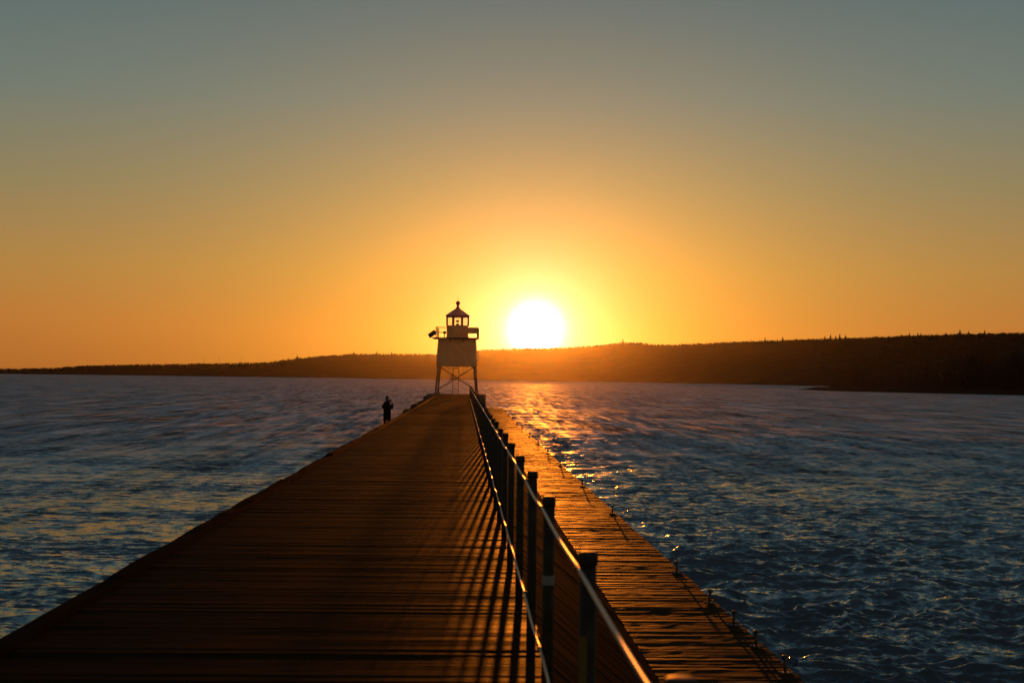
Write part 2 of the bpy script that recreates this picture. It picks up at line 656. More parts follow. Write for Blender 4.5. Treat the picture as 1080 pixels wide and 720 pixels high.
# kerb timber along the left edge, in baulks of different lengths
kb = MB()
y = -14.0
g = random.Random(4)
while y < 130:
    ln = g.uniform(5, 8)
    yb = min(y + ln - .02, 131)
    n = 8
    dx, dz = g.uniform(-.02, .02), g.uniform(-.015, .02)
    sec = []
    for i in range(n + 1):
        yy = y + (yb - y) * i / n
        xo = float(lerp_tab(LEFT_OUT, yy)) + dx + g.uniform(-.012, .012)
        xi = float(lerp_tab(LEFT_IN, yy)) - .012
        zt = .055 + dz + g.uniform(-.008, .008)
        sec.append([(xi, yy, -.3), (xi, yy, zt), (xo + .03, yy, zt), (xo, yy, zt - .03), (xo, yy, -.3)])
    V = [p for q in sec for p in q]
    F = []
    for i in range(n):
        for k in range(4):
            F.append((i * 5 + k, i * 5 + k + 1, (i + 1) * 5 + k + 1, (i + 1) * 5 + k))
    F += [(4, 3, 2, 1, 0), tuple(n * 5 + k for k in range(5))]
    kb.add(V, F)
    y += ln
kb.build('kerb', M['timber'], pier)
# core, footing and lower-deck edge beam
cr = MB()
ys = [-14, 10, 30, 50, 80, 104, 130, END_Y - .1]


def prism(mb, sec_fn, ys):
    V, F = [], []
    n = len(sec_fn(0))
    for yy in ys:
        V += [(x, yy, z) for x, z in sec_fn(yy)]
    for i in range(len(ys) - 1):
        for k in range(n):
            k2 = (k + 1) % n
            F.append((i * n + k, i * n + k2, (i + 1) * n + k2, (i + 1) * n + k))
    F += [tuple(range(n - 1, -1, -1)), tuple((len(ys) - 1) * n + k for k in range(n))]
    mb.add(V, F)


prism(cr, lambda y: [(float(lerp_tab(LEFT_OUT, y)) + .06, -6), (float(lerp_tab(LEFT_OUT, y)) + .06, -.06), (UP_RIGHT - .02, -.06),
                     (UP_RIGHT - .03, -.12), (LOW_LEFT - .1, LOW_Z - .07), (LOW_LEFT - .1, -6)], ys)
cr.build('upper_core', M['concrete'], pier)
cr = MB()
prism(cr, lambda y: [(LOW_LEFT - .08, -6), (LOW_LEFT - .08, LOW_Z - .06), (float(lerp_tab(LOW_RIGHT, y)) - .03, LOW_Z - .06), (float(lerp_tab(LOW_RIGHT, y)) - .03, -6)],
      [yy - 4 if yy > 140 else yy for yy in ys])
cr.build('lower_core', M['concrete'], pier)
cr = MB()
prism(cr, lambda y: [(float(lerp_tab(LEFT_OUT, y)) - 1.5, -6), (float(lerp_tab(LEFT_OUT, y)) - 1.45, -.93), (float(lerp_tab(LEFT_OUT, y)) - .02, -.90), (float(lerp_tab(LEFT_OUT, y)) - .02, -6)],
      [40, 60, 80, 104, 130, 149])
cr.build('rubble_ledge', M['rock'], pier)
# ------------------------------------------------------------------ rail posts and cables
POST_H = 1.15
post_tops = [2.90, 4.98, 7.28, 9.14, 11.17, 13.2, 15.3]
post_y = [.85] + post_tops
while post_y[-1] < 108:
    post_y.append(post_y[-1] + 2.05 + random.uniform(-.08, .08))
GRP = 'rail posts along the walkway edge'


def make_post():
    t = thing('rail_post', '', 'post', group=GRP)
    MB().lathe([(.030, -.35), (.030, 1.105)], 20).build('tube', M['post'], t, True)
    MB().lathe([(.030, 1.100), (.034, 1.103), (.035, 1.135), (.0335, 1.146), (.029, 1.150), (.012, 1.151)], 20).build('cap', M['post'], t, True)
    for z in (1.092, .375):
        MB().bar((-.027, 0, z), (-.049, 0, z), .010, 10).build('cable_clip', M['steel'], t)
    return t


ORD = ['', 'nearest', 'second', 'third', 'fourth', 'fifth', 'sixth', 'seventh', 'eighth']
p0 = make_post()
for i, yy in enumerate(post_y):
    if i == 0:
        o = p0
    elif i <= 8:
        pass
    loc = (RAIL_X + random.uniform(-.006, .006), yy, random.uniform(-.012, .012))
    if i == 0:
        lab = 'dark steel rail post at the very front of the railing, mostly below the frame'
    elif i == 1:
        lab = 'blurred rail post cap peeking up at the bottom edge of the photo'
    elif i == 2:
        lab = 'nearest tall rail post with a faint yellow sticker on its tube'
    elif i == 3:
        lab = 'rail post with a pale grey tape band, just past the one with the yellow sticker'
    elif i == 4:
        lab = 'plain rail post just beyond the one with the grey tape band'
    elif i == 5:
        lab = 'plain rail post two beyond the one with the grey tape band'
    elif i == 6:
        lab = 'plain rail post three beyond the one with the grey tape band'
    elif i == len(post_y) - 1:
        lab = 'last rail post at the far end of the railing near the lighthouse'
    else:
        lab = 'slim dark capped rail post in the crowded far part of the railing'
    if i == 0:
        o.location = loc
        o['label'] = lab
    else:
        o = dup(p0, loc, lab, GRP, rz=random.uniform(-.2, .2))
    if i == 2:
        s = MB()
        n = 7
        V = [(.0310 * math.cos(t), .0310 * math.sin(t), z) for z in (.62, .86) for t in np.linspace(R(200), R(258), n)]
        s.add(V, [(k, k + 1, n + k + 1, n + k) for k in range(n - 1)]).build('warning_sticker', M['sticker'], o)
    if i == 3:
        MB().lathe([(.0302, .70), (.0316, .702), (.0316, .745), (.0302, .747)], 20).build('tape_band', M['tape'], o)


def cable(name, z, label, yend):
    pts = []
    ys_ = [-1.2] + [p for p in post_y if p <= yend]
    g = random.Random(int(z * 100))
    for a, b_ in zip(ys_[:-1], ys_[1:]):
        sag = g.uniform(.008, .02) * (1 if z > .5 else 1.3)
        kk = 12 if a < 40 else 6
        jit = g.uniform(-.004, .004)
        for i in range(kk):
            t = i / kk
            pts.append((RAIL_X - .040 + jit * math.sin(math.pi * t), a + (b_ - a) * t, z - sag * 4 * t * (1 - t)))
    pts.append((RAIL_X - .040, ys_[-1], z))
    o = MB().tube(pts, .0075, 10).build(name, M['cable'], smooth=True)
    return tag(o, label, 'cable', 'railing cables')


cable('rail_cable', 1.092, 'taut upper wire cable running along the tops of the rail posts', 108)
cable('rail_cable', .375, 'lower wire cable running close above the walkway boards', 96)

# ------------------------------------------------------------------ lower-deck mooring pins
PIN_PX = [(531, 431), (535, 434), (539, 438.3), (543, 442.3), (548, 447), (554, 452.3), (562, 459.5), (570.5, 468.5), (581, 478), (594, 491),
          (618, 512), (651, 541), (721, 603), (758, 634.5), (784.5, 658), (805, 680), (844, 708)]


def make_pin():
    t = thing('mooring_pin', '', 'mooring pin')
    MB().lathe([(.018, -.03), (.018, .15)], 12).build('shank', M['steel'], t, True)
    MB().lathe([(.019, .148), (.034, .152), (.036, .172), (.028, .186), (.01, .19)], 12).build('head', M['steel'], t, True)
    m = MB().box(-.07, .07, -.05, .05, -.006, .012)
    m.bar((-.05, -.03, .012), (-.05, -.03, .026), .012, 6)
    m.bar((.05, .03, .012), (.05, .03, .026), .012, 6)
    m.build('base_plate', M['steel'], t)
    return t


pin0 = None
for i, (px, py) in enumerate(PIN_PX):
    az, te = px_dir(px, py)
    d = (EYE - LOW_Z - .02) / -te
    yy = d * math.cos(az)
    xx = float(lerp_tab(LOW_RIGHT, yy)) - .11
    n = len(PIN_PX) - i
    if n == 1:
        lab = 'nearest short iron pin on the lower walkway, at the bottom edge of the photo'
    elif n <= 4:
        lab = ['', '', 'short iron pin next beyond the nearest one on the lower walkway edge',
               'third iron pin from the bottom of the photo on the lower walkway edge', 'fourth iron pin from the bottom on the lower walkway edge'][n]
    elif n == 5:
        lab = 'iron pin beside a dark gouge at the lower walkway edge, fifth from the bottom'
    elif n == 6:
        lab = 'lone iron pin with a long slanting shadow, sixth from the bottom of the photo'
    elif n == 7:
        lab = 'iron pin on the lower walkway edge, seventh from the bottom of the photo'
    else:
        lab = 'tiny distant iron pin along the sunlit far edge of the lower walkway'
    loc = (xx, yy, LOW_Z + .008)
    if pin0 is None:
        pin0 = make_pin()
        pin0.location = loc
        pin0['label'] = lab
        pin0['group'] = 'iron pins along the lower walkway'
        o = pin0
    else:
        o = dup(pin0, loc, lab, 'iron pins along the lower walkway', rz=random.uniform(-.6, .6))
    o.rotation_euler.x = random.uniform(-.06, .06)
    o.rotation_euler.y = random.uniform(-.04, .12)

# ------------------------------------------------------------------ lighthouse
LH = thing('lighthouse', 'small backlit lighthouse raised on four steel legs at the far end of the pier', 'lighthouse', (-.78, 154.2, 0), R(-2.5))
MB().box(-3.1, 3.1, -2.6, 2.6, -7, -.05).build('base_block', M['concrete'], LH)


def leg_at(sx, sy, z):
    t = (z + .05) / 3.1
    return Vector((sx * (2.16 - .22 * t), sy * (2.16 - .22 * t), z))


for sx in (-1, 1):
    for sy in (-1, 1):
        lg = MB().bar(leg_at(sx, sy, -.05), leg_at(sx, sy, 3.06), .10, 12, .09)
        lg.lathe([(.24, -.05), (.24, .0), (.12, .06)], 12, tuple(leg_at(sx, sy, 0).xy) + (0,))
        lg.build('leg', M['steel'], LH)
for (a, b_) in (((-1, -1), (1, -1)), ((1, -1), (1, 1)), ((1, 1), (-1, 1)), ((-1, 1), (-1, -1))):
    MB().bar(leg_at(*a, .35), leg_at(*b_, 2.95), .035, 8).build('cross_brace', M['steel'], LH)
    MB().bar(leg_at(*b_, .35), leg_at(*a, 2.95), .022, 8).build('cross_brace', M['steel'], LH)
ld = MB()
for x in (-.36, .27):
    ld.bar((x - .04, -1.1, -.05), (x, -1.0, 3.0), .035, 8)
for k in range(9):
    ld.bar((-.39, -1.07, .2 + k * .31), (.25, -1.07, .2 + k * .31), .018, 6)
ld.build('ladder', M['steel'], LH)
b0 = MB()
b0.frustum(0, 0, 2.12, 2.12, 3.0, 1.93, 1.93, 5.86)
b0.build('tower_body', M['white_glow'], LH)
tr = MB()
for z, h in ((3.0, 2.15), (5.80, 1.965)):
    for s in (-1, 1):
        tr.box(-h, h, s * h - .02, s * h + .02, z - .05, z + .08)
        tr.box(s * h - .02, s * h + .02, -h + .03, h - .03, z - .052, z + .078)
for sx in (-1, 1):
    for sy in (-1, 1):
        tr.bar((sx * 2.115, sy * 2.115, 3.08), (sx * 1.93, sy * 1.93, 5.78), .045, 6)
tr.build('trim', M['white_glow'], LH)
# plate seams and a small hatch on the face towards the walkway
yface = lambda z: -2.12 + (z - 3.0) / 2.86 * .19
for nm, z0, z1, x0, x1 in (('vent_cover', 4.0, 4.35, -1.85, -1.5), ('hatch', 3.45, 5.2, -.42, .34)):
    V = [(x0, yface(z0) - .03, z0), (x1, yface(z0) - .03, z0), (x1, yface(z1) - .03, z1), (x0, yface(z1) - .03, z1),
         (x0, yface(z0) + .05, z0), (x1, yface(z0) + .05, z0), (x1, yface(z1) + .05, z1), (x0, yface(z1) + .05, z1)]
    MB().add(V, [(0, 1, 2, 3), (4, 7, 6, 5), (0, 4, 5, 1), (1, 5, 6, 2), (2, 6, 7, 3), (3, 7, 4, 0)]).build(nm, M['white_glow'], LH)
R8 = 1 / math.cos(R(22.5))
MB().lathe([(1.2 * R8, 5.9), (1.15 * R8, 6.4), (1.15 * R8, 7.30), (1.19 * R8, 7.31), (1.19 * R8, 7.38)], 8, rot=R(22.5)).build('watch_room', M['white_glow'], LH)
MB().box(-2.6, 2.3, -2.3, 2.3, 5.90, 6.02).build('gallery_floor', M['steel'], LH)
for x in (-1.9, -.7, .7, 1.9):
    MB().bar((x, -2.26, 5.89), (x, -1.97, 5.5), .04, 6).build('gallery_bracket', M['steel'], LH)
ra = MB()
px_ = [-2.18, 0, 2.22]
for x in px_:
    for y in (-2.2, 0, 2.2):
        if x == 0 and y == 0 or (x == 0):
            continue
        ra.bar((x, y, 6.02), (x, y, 7.16), .05, 8)
for x in (px_[0], px_[2]):
    for z in (6.62, 7.13):
        ra.bar((x, -2.2, z), (x, 2.2, z), .03, 6)
for y in (2.2,):
    for z in (6.62, 7.13):
        ra.bar((px_[0], y, z), (px_[2], y, z), .03, 6)
for z in (6.62, 7.13):
    ra.bar((px_[0], -2.2, z), (-1.0, -2.2, z), .03, 6)
ra.build('gallery_railing', M['steel'], LH)
MB().box(1.1, 2.26, -2.28, -2.23, 6.45, 7.12).build('rail_board', M['white_glow'], LH)
sp = MB()
mtx = Matrix.Translation((-2.62, -1.9, 6.38)) @ Matrix.Rotation(R(-36), 4, 'Y') @ Matrix.Rotation(R(32), 4, 'X')
sp.box(-.44, .44, -.46, .46, -.035, .035, mtx)
sp.build('solar_panel', M['solar'], LH)
fs = MB().bar((-1.3, -1.6, 6.02), (-1.3, -1.6, 6.5), .05, 8)
fs.lathe([(.06, 0), (.17, .04), (.17, .2), (.10, .3)], 10, (-1.3, -1.6, 6.4))
fs.build('fog_signal', M['steel'], LH)
lf = MB()
for k in range(8):
    t = R(22.5 + 45 * k)
    r_ = 1.15 * R8
    lf.bar((r_ * math.cos(t), r_ * math.sin(t), 7.36), (r_ * math.cos(t), r_ * math.sin(t), 8.36), .075, 8)
lf.lathe([(1.12 * R8, 8.26), (1.2 * R8, 8.27), (1.2 * R8, 8.38), (1.12 * R8, 8.385)], 8, rot=R(22.5))
lf.build('lantern_frame', M['red'], LH)
for k in range(8):
    t0, t1 = R(22.5 + 45 * k), R(67.5 + 45 * k)
    r_ = 1.15 * R8
    a = Vector((r_ * math.cos(t0), r_ * math.sin(t0), 0))
    b_ = Vector((r_ * math.cos(t1), r_ * math.sin(t1), 0))
    nrm = ((a + b_) / 2).normalized() * .008
    a, b_ = a.lerp(b_, .08), b_.lerp(a, .08)
    V = [a - nrm + Vector((0, 0, 7.38)), b_ - nrm + Vector((0, 0, 7.38)), b_ - nrm + Vector((0, 0, 8.26)), a - nrm + Vector((0, 0, 8.26)),
         a + nrm + Vector((0, 0, 7.38)), b_ + nrm + Vector((0, 0, 7.38)), b_ + nrm + Vector((0, 0, 8.26)), a + nrm + Vector((0, 0, 8.26))]
    MB().add(V, [(0, 3, 2, 1), (4, 5, 6, 7), (0, 1, 5, 4), (1, 2, 6, 5), (2, 3, 7, 6), (3, 0, 4, 7)]).build('lantern_pane', M['glass'], LH)
bl = MB().lathe([(.16, 7.38), (.16, 7.55), (.08, 7.6)], 12)
bl.build('lamp_pedestal', M['steel'], LH)
MB().lathe([(.10, 7.74), (.17, 7.78), (.17, 7.93), (.08, 7.98)], 14).build('beacon_lamp', M['beacon'], LH)
MB().lathe([(1.27 * R8, 8.37), (1.31 * R8, 8.40), (1.30 * R8, 8.45), (.62, 8.98), (.26, 9.22), (.15, 9.40), (.12, 9.55)], 8, rot=R(22.5)).build('roof', M['red'], LH)
fb = MB().lathe([(.12, 9.52), (.13, 9.58), (.22, 9.68), (.25, 9.80), (.22, 9.92), (.12, 10.01), (.04, 10.06), (.022, 10.12), (.012, 10.6)], 14)
fb.build('finial', M['red'], LH, True)

# ------------------------------------------------------------------ boulders on the ledge by the walkway
def boulder_mesh(seed):
    bm = bmesh.new()
    bmesh.ops.create_icosphere(bm, subdivisions=3, radius=1)
    for v in bm.verts:
        p = v.co.copy()
        n = mnoise.noise(p * 1.1 + Vector((seed * 3.7, 0, 0))) * .35 + mnoise.noise(p * 3 + Vector((0, seed, 0))) * .1
        v.co = p * (1 + n)
        v.co.x = max(-.8, min(.8, v.co.x))
        v.co.z = max(-.5, min(.72, v.co.z))
    me = bpy.data.meshes.new('boulder')
    bm.to_mesh(me)
    bm.free()
    me.materials.append(M['rock'])
    return me


bmeshes = [boulder_mesh(s) for s in range(4)]
BLD = [(84, -3.12, .52, -.62), (90, -3.25, .62, -.6), (96, -3.1, .50, -.56), (104, -3.2, .60, -.5), (112, -3.15, .52, -.55), (77, -3.35, .50, -.75),
       (121, -3.2, .62, -.5), (131, -3.1, .60, -.4), (140, -3.2, .65, -.42)]
BLAB = ['dark rounded boulder against the left side of the pier, just past the standing person', 'second dark boulder past the person, left of the pier',
        'third dark boulder past the person, left of the pier', 'dark boulder forming the highest bump along the left pier edge', 'fifth dark boulder past the person, left of the pier',
        'low dark boulder nearest the standing person at the pier edge', 'dark boulder on the left of the pier, third from the lighthouse base',
        'dark boulder on the left of the pier, second from the lighthouse base', 'dark boulder beside the left corner of the lighthouse base']
for i, (yy, xx, s, z) in enumerate(BLD):
    o = bpy.data.objects.new('boulder', bmeshes[i % 4])
    COL.objects.link(o)
    o.location = (xx, yy, z)
    o.scale = (s, s * 1.9, s * .75)
    o.rotation_euler = (0, 0, i * 1.3 % .5)
    tag(o, BLAB[i], 'boulder', 'boulders along the left of the pier')

# ------------------------------------------------------------------ person
def skinned(name, chains, mat, parent=None, levels=2):
    """chains: list of lists of (point, radius); the first point of a chain may be an index pair to join to an existing vertex"""
    verts, edges, rad = [], [], []
    for ch in chains:
        prev = None
        for it in ch:
            if isinstance(it, int):
                prev = it
                continue
            verts.append(it[0])
            rad.append(it[1])
            if prev is not None:
                edges.append((prev, len(verts) - 1))
            prev = len(verts) - 1
    me = bpy.data.meshes.new(name)
    me.from_pydata(verts, edges, [])
    o = bpy.data.objects.new(name, me)
    COL.objects.link(o)
    sk = o.modifiers.new('skin', 'SKIN')
    sk.use_smooth_shade = True
    lay = me.skin_vertices[0].data if me.skin_vertices else None
    if lay is None:
        bm = bmesh.new()
        bm.from_mesh(me)
        bm.verts.layers.skin.verify()
        bm.to_mesh(me)
        bm.free()
        lay = me.skin_vertices[0].data
    for i, r_ in enumerate(rad):
        lay[i].radius = r_ if isinstance(r_, tuple) else (r_, r_)
        lay[i].use_root = (i == 0)
    sb = o.modifiers.new('sub', 'SUBSURF')
    sb.levels = sb.render_levels = levels
    dg = bpy.context.evaluated_depsgraph_get()
    me2 = bpy.data.meshes.new_from_object(o.evaluated_get(dg))
    o.modifiers.clear()
    o.data = me2
    bpy.data.meshes.remove(me)
    me2.materials.clear()
    me2.materials.append(mat)
    me2.shade_smooth()
    if parent:
        o.parent = parent
    return o


def make_person(loc, rz):
    t = thing('person', 'person in long dark coat raising a camera beside the left edge of the pier', 'person', loc, rz)
    # facing +Y; verts index order matters for joins
    body = [
        [((0, 0, .93), (.145, .11)), ((0, 0, 1.08), (.135, .105)), ((0, .01, 1.25), (.155, .115)), ((0, .005, 1.38), (.16, .10)), ((0, .01, 1.47), (.062, .062)), ((0, .025, 1.55), (.062, .07)),
         ((0, .03, 1.64), (.078, .095)), ((0, .02, 1.715), (.06, .075))],
        [0, ((.09, .0, .86), .088), ((.10, .01, .48), .06), ((.10, -.02, .28), .055), ((.105, -.03, .09), .04), ((.11, .03, .05), .042), ((.115, .15, .035), .035)],
        [0, ((-.09, .0, .86), .088), ((-.10, .02, .48), .06), ((-.10, 0, .28), .055), ((-.105, -.02, .09), .04), ((-.11, .04, .05), .042), ((-.12, .16, .035), .035)],
        [3, ((.19, .0, 1.385), .062), ((.225, .07, 1.15), .047), ((.18, .24, 1.36), .037), ((.12, .30, 1.45), .028), ((.10, .33, 1.50), (.035, .018))],
        [3, ((-.19, .0, 1.385), .062), ((-.245, .05, 1.15), .047), ((-.18, .22, 1.37), .037), ((-.11, .29, 1.46), .028), ((-.08, .32, 1.51), (.035, .018))],
    ]
    bo = skinned('body', body, M['skin'], t)
    # face, ears and fingers stay in the body's own mesh
    extra = MB()
    extra.bar((0, .12, 1.625), (0, .145, 1.60), .012, 8, .018)
    for s in (-1, 1):
        extra.lathe([(.006, -.01), (.013, 0), (.006, .01)], 8, (s * .032, .113, 1.645))
        extra.lathe([(.01, -.03), (.016, 0), (.008, .03)], 8, (s * .082, .02, 1.63))
        hx, hy, hz = (.10, .33, 1.50) if s > 0 else (-.08, .32, 1.51)
        for q in range(4):
            lz = hz + .035 - q * .018
            extra.tube([(hx + s * .012, hy + .005, lz), (hx + s * .01, hy + .045, lz + .004), (hx - s * .025, hy + .066, lz + .004 - q * .002), (hx - s * .048, hy + .06, lz)], .0085 - q * .0005, 6)
        extra.tube([(hx, hy - .01, hz + .02), (hx - s * .025, hy - .012, hz + .045), (hx - s * .045, hy + .005, hz + .05)], .0095, 6)
    extra.lathe([(.004, -.004), (.022, 0), (.004, .004)], 8, (0, .118, 1.57))
    me = bo.data
    bm = bmesh.new()
    bm.from_mesh(me)
    vs = [bm.verts.new(v) for v in extra.v]
    for f in extra.f:
        try:
            bm.faces.new([vs[i] for i in f])
        except ValueError:
            pass
    bm.to_mesh(me)
    bm.free()
    me.shade_smooth()
    # coat: hangs from the shoulders to mid thigh, sleeves to the wrists
    c = MB()
    n = 24
    prof = [(.18, .145, .60), (.185, .15, .78), (.188, .15, .95), (.185, .14, 1.1), (.20, .145, 1.25), (.215, .135, 1.36), (.17, .115, 1.44), (.085, .085, 1.49), (.09, .09, 1.53)]
    V, F = [], []
    for (a, b_, z) in prof:
        for k in range(n):
            th = 2 * math.pi * k / n
            w_ = 1 + (.05 * math.sin(5 * th + z * 3) if z < .9 else 0)
            V.append((a * math.cos(th) * w_, .01 + b_ * math.sin(th) * w_, z))
    for i in range(len(prof) - 1):
        for k in range(n):
            F.append((i * n + k, i * n + (k + 1) % n, (i + 1) * n + (k + 1) % n, (i + 1) * n + k))
    c.add(V, F)
    co = c.build('coat', M['coat'], t, True)
    sd_ = co.modifiers.new('thick', 'SOLIDIFY')
    sd_.thickness = .012
    for s in (-1, 1):
        sh = (s * .17, .0, 1.39)
        el = (.23, .07, 1.14) if s > 0 else (-.25, .05, 1.14)
        wr = (.13, .29, 1.43) if s > 0 else (-.12, .28, 1.44)
        skinned('sleeve', [[(sh, .085), (el, .068), (wr, .046)]], M['coat'], t)
    for s in (-1, 1):
        skinned('trouser_leg', [[((s * .09, .0, .95), .105), ((s * .10, .012, .5), .078), ((s * .103, -.015, .26), .07), ((s * .107, -.025, .1), .066)]], M['trouser'], t)
        skinned('shoe', [[((s * .107, -.05, .055), .05), ((s * .11, .05, .045), .045), ((s * .117, .17, .035), .035)]], M['black'], t)
    skinned('hair', [[((0, -.045, 1.53), (.07, .045)), ((0, -.03, 1.64), (.088, .085)), ((0, -.005, 1.71), (.08, .085)), ((0, .02, 1.735), (.06, .07))]], M['hair'], t)
    return t


PX, PY = -3.62, 67.5
per = make_person((PX, PY, -.905), R(-22))
cm = thing('handheld_camera', 'small black camera held up by the person on the pier edge', 'camera',
           (PX, PY, -.905), R(-22))
cm_b = MB().box(-.07, .07, .335, .385, 1.475, 1.565)
cm_b.box(-.025, .025, .34, .38, 1.565, 1.59)
cm_b.build('camera_body', M['black'], cm)
m_ = Matrix.Translation((0, .385, 1.52)) @ Matrix.Rotation(R(-90), 4, 'X')
le = MB()
le.lathe([(.032, 0), (.034, .06), (.038, .08), (.038, .12)], 14)
le.v = [tuple(m_ @ Vector(p)) for p in le.v]
le.build('lens', M['black'], cm)

# ------------------------------------------------------------------ hills and headland
SKYLINE = [(-420, 391.5), (-200, 389), (-60, 389), (0, 388.5), (60, 387.5), (78, 385.5), (100, 384.7), (160, 383.7), (230, 382.6), (283, 381.6), (300, 379), (320, 376.5),
           (340, 374.5), (375, 372.3), (430, 372.6), (460, 372.8), (505, 368.5), (540, 366.8), (565, 366.3), (600, 365.6), (625, 363.6), (645, 361.8), (656, 360.3), (676, 360.5), (690, 362.3), (705, 362.7),
           (760, 360.3), (800, 358.8), (870, 356.4), (900, 355.5), (960, 353.3), (1020, 351.3), (1080, 350), (1250, 347), (1500, 352)]
SHORE_D = [(-420, 3600), (0, 3000), (150, 3100), (330, 3000), (400, 2650), (640, 2200), (860, 1450), (1000, 1150), (1080, 1000), (1500, 800)]
RIDGE_D = [(-420, 3800), (0, 3250), (280, 3500), (330, 3500), (400, 3350), (560, 3200), (640, 3050), (860, 2300), (1080, 1900), (1500, 1700)]
TREE_H = 4.6


def hill():
    xs = np.arange(-420, 1501, 4.0)
    az = np.array([px_dir(x, float(lerp_tab(SKYLINE, x)))[0] for x in xs])
    te = np.array([px_dir(x, float(lerp_tab(SKYLINE, x)))[1] for x in xs])
    ds, dr = lerp_tab(SHORE_D, xs), lerp_tab(RIDGE_D, xs)
    zr = EYE + te * dr - TREE_H * .8
    ts = np.linspace(-.04, 1.0, 30)
    V = []
    for t in list(ts) + [1.1, 1.3, 1.8, 2.6]:
        if t <= 1:
            d = ds + (dr - ds) * t
            tt = max(0, t)
            s = .10 * min(1, tt * 6) + .90 * (tt ** 1.25)
            z = WATER_Z + (zr - WATER_Z) * s if t >= 0 else np.full_like(d, WATER_Z - 3)
        else:
            d = dr + (t - 1) * 700
            z = WATER_Z + (zr - WATER_Z) * (1 - .28 * (t - 1))
        X, Y = d * np.sin(az), d * np.cos(az)
        nz = np.array([mnoise.noise((x * .006, y * .006, 1.0)) for x, y in zip(X, Y)])
        if 0 < t < .95:
            z = z + nz * 5 * min(1, t * 3) * np.clip((zr + 5) / 60, .1, 1)
        V.append(np.stack([X, Y, z], -1))
    V = np.array(V)
    nt_, nx_ = V.shape[:2]
    i, j = np.meshgrid(np.arange(nt_ - 1), np.arange(nx_ - 1), indexing='ij')
    F = np.stack([i * nx_ + j, i * nx_ + j + 1, (i + 1) * nx_ + j + 1, (i + 1) * nx_ + j], -1).reshape(-1, 4)
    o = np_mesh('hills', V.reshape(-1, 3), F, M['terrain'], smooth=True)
    o['kind'] = 'structure'
    return V


HV = hill()


def hill_pt(tx, tj):
    """interpolated point on the hill grid"""
    i = min(int(tx), HV.shape[0] - 2)
    j = min(int(tj), HV.shape[1] - 2)
    a, b_ = tx - i, tj - j
    return (HV[i, j] * (1 - a) * (1 - b_) + HV[i + 1, j] * a * (1 - b_) + HV[i, j + 1] * (1 - a) * b_ + HV[i + 1, j + 1] * a * b_)


def conifer(seed, whorls, per_whorl, slim=.2):
    """unit-height crown of drooping branch blades; returns V, F (quads)"""
    g = np.random.default_rng(seed)
    V, F = [], []
    for w_ in range(whorls):
        t = w_ / (whorls - 1)
        z = .10 + .86 * t
        rad = slim * (1 - t) ** .85 * g.uniform(.75, 1.15) + .012
        a0 = g.random() * 6.28
        for k in range(per_whorl):
            a = a0 + 6.283 * k / per_whorl + g.normal(0, .15)
            rr = rad * g.uniform(.6, 1.2)
            wd = rr * .42 + .01
            c, s = math.cos(a), math.sin(a)
            dz = -.35 * rr + g.normal(0, .01)
            b0 = len(V)
            V += [(0, 0, z + .03), (rr * .55 * c - wd * s, rr * .55 * s + wd * c, z + dz * .35), (rr * c, rr * s, z + dz), (rr * .55 * c + wd * s, rr * .55 * s - wd * c, z + dz * .35 - .01)]
            F.append((b0, b0 + 1, b0 + 2, b0 + 3))
    # leader
    b0 = len(V)
    V += [(-.008, 0, .9), (.008, 0, .9), (.002, 0, 1.0), (-.002, 0, 1.0)]
    F.append((b0, b0 + 1, b0 + 2, b0 + 3))
    return np.array(V), np.array(F)


def rounded_crown(seed, n=40):
    g = np.random.default_rng(seed)
    V, F = [], []
    for k in range(n):
        p = g.normal(0, 1, 3)
        p /= np.linalg.norm(p)
        p *= g.uniform(.55, 1) * np.array([.3, .3, .38])
        p[2] += .58
        q = g.normal(0, .085, (4, 3))
        b0 = len(V)
        V += [tuple(p + x) for x in q]
        F.append((b0, b0 + 1, b0 + 2, b0 + 3))
    return np.array(V), np.array(F)


def forest():
    kinds = [conifer(s, 7, 5, .24) for s in range(4)] + [rounded_crown(s, 26) for s in range(20, 23)]
    Vs, Fs = [], []
    base = 0
    g = np.random.default_rng(5)
    nT, nX = HV.shape[:2]

    def put(tx, tj, h):
        nonlocal base
        p = hill_pt(tx, tj)
        v, f = kinds[g.integers(len(kinds))]
        a = g.random() * 6.28
        c, s = math.cos(a), math.sin(a)
        w_ = h * g.uniform(.9, 1.35)
        Vs.append(np.stack([(v[:, 0] * c - v[:, 1] * s) * w_ + p[0], (v[:, 0] * s + v[:, 1] * c) * w_ + p[1], v[:, 2] * h + p[2] - .34 * h], -1))
        Fs.append(f + base)
        base += len(v)
    for _ in range(1500):          # nearer slopes at the right
        put(4 + 26 * g.random() ** .8, 320 + (nX - 420) * g.random(), g.uniform(5, 9))
    for _ in range(5200):          # the crest line
        put(29 - .8 * g.random(), 90 + (nX - 180) * g.random(), g.uniform(4.0, 7.2) + (2.0 if g.random() < .05 else 0))
    for _ in range(700):           # low wooded shore at the left
        put(20 + 9.5 * g.random(), 95 + 85 * g.random(), g.uniform(5, 8))
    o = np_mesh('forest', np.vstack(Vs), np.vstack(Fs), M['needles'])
    o['kind'] = 'stuff'
    o['label'] = 'dark backlit woodland covering the hills across the lake'


forest()

# nearer headland at the right, low shore with a point and a thin rocky spit
HEAD_SH = [(842, 410.9), (852, 411.0), (868, 411.9), (900, 412.9), (1000, 415.2), (1080, 416.9), (1200, 419.5), (1400, 424)]


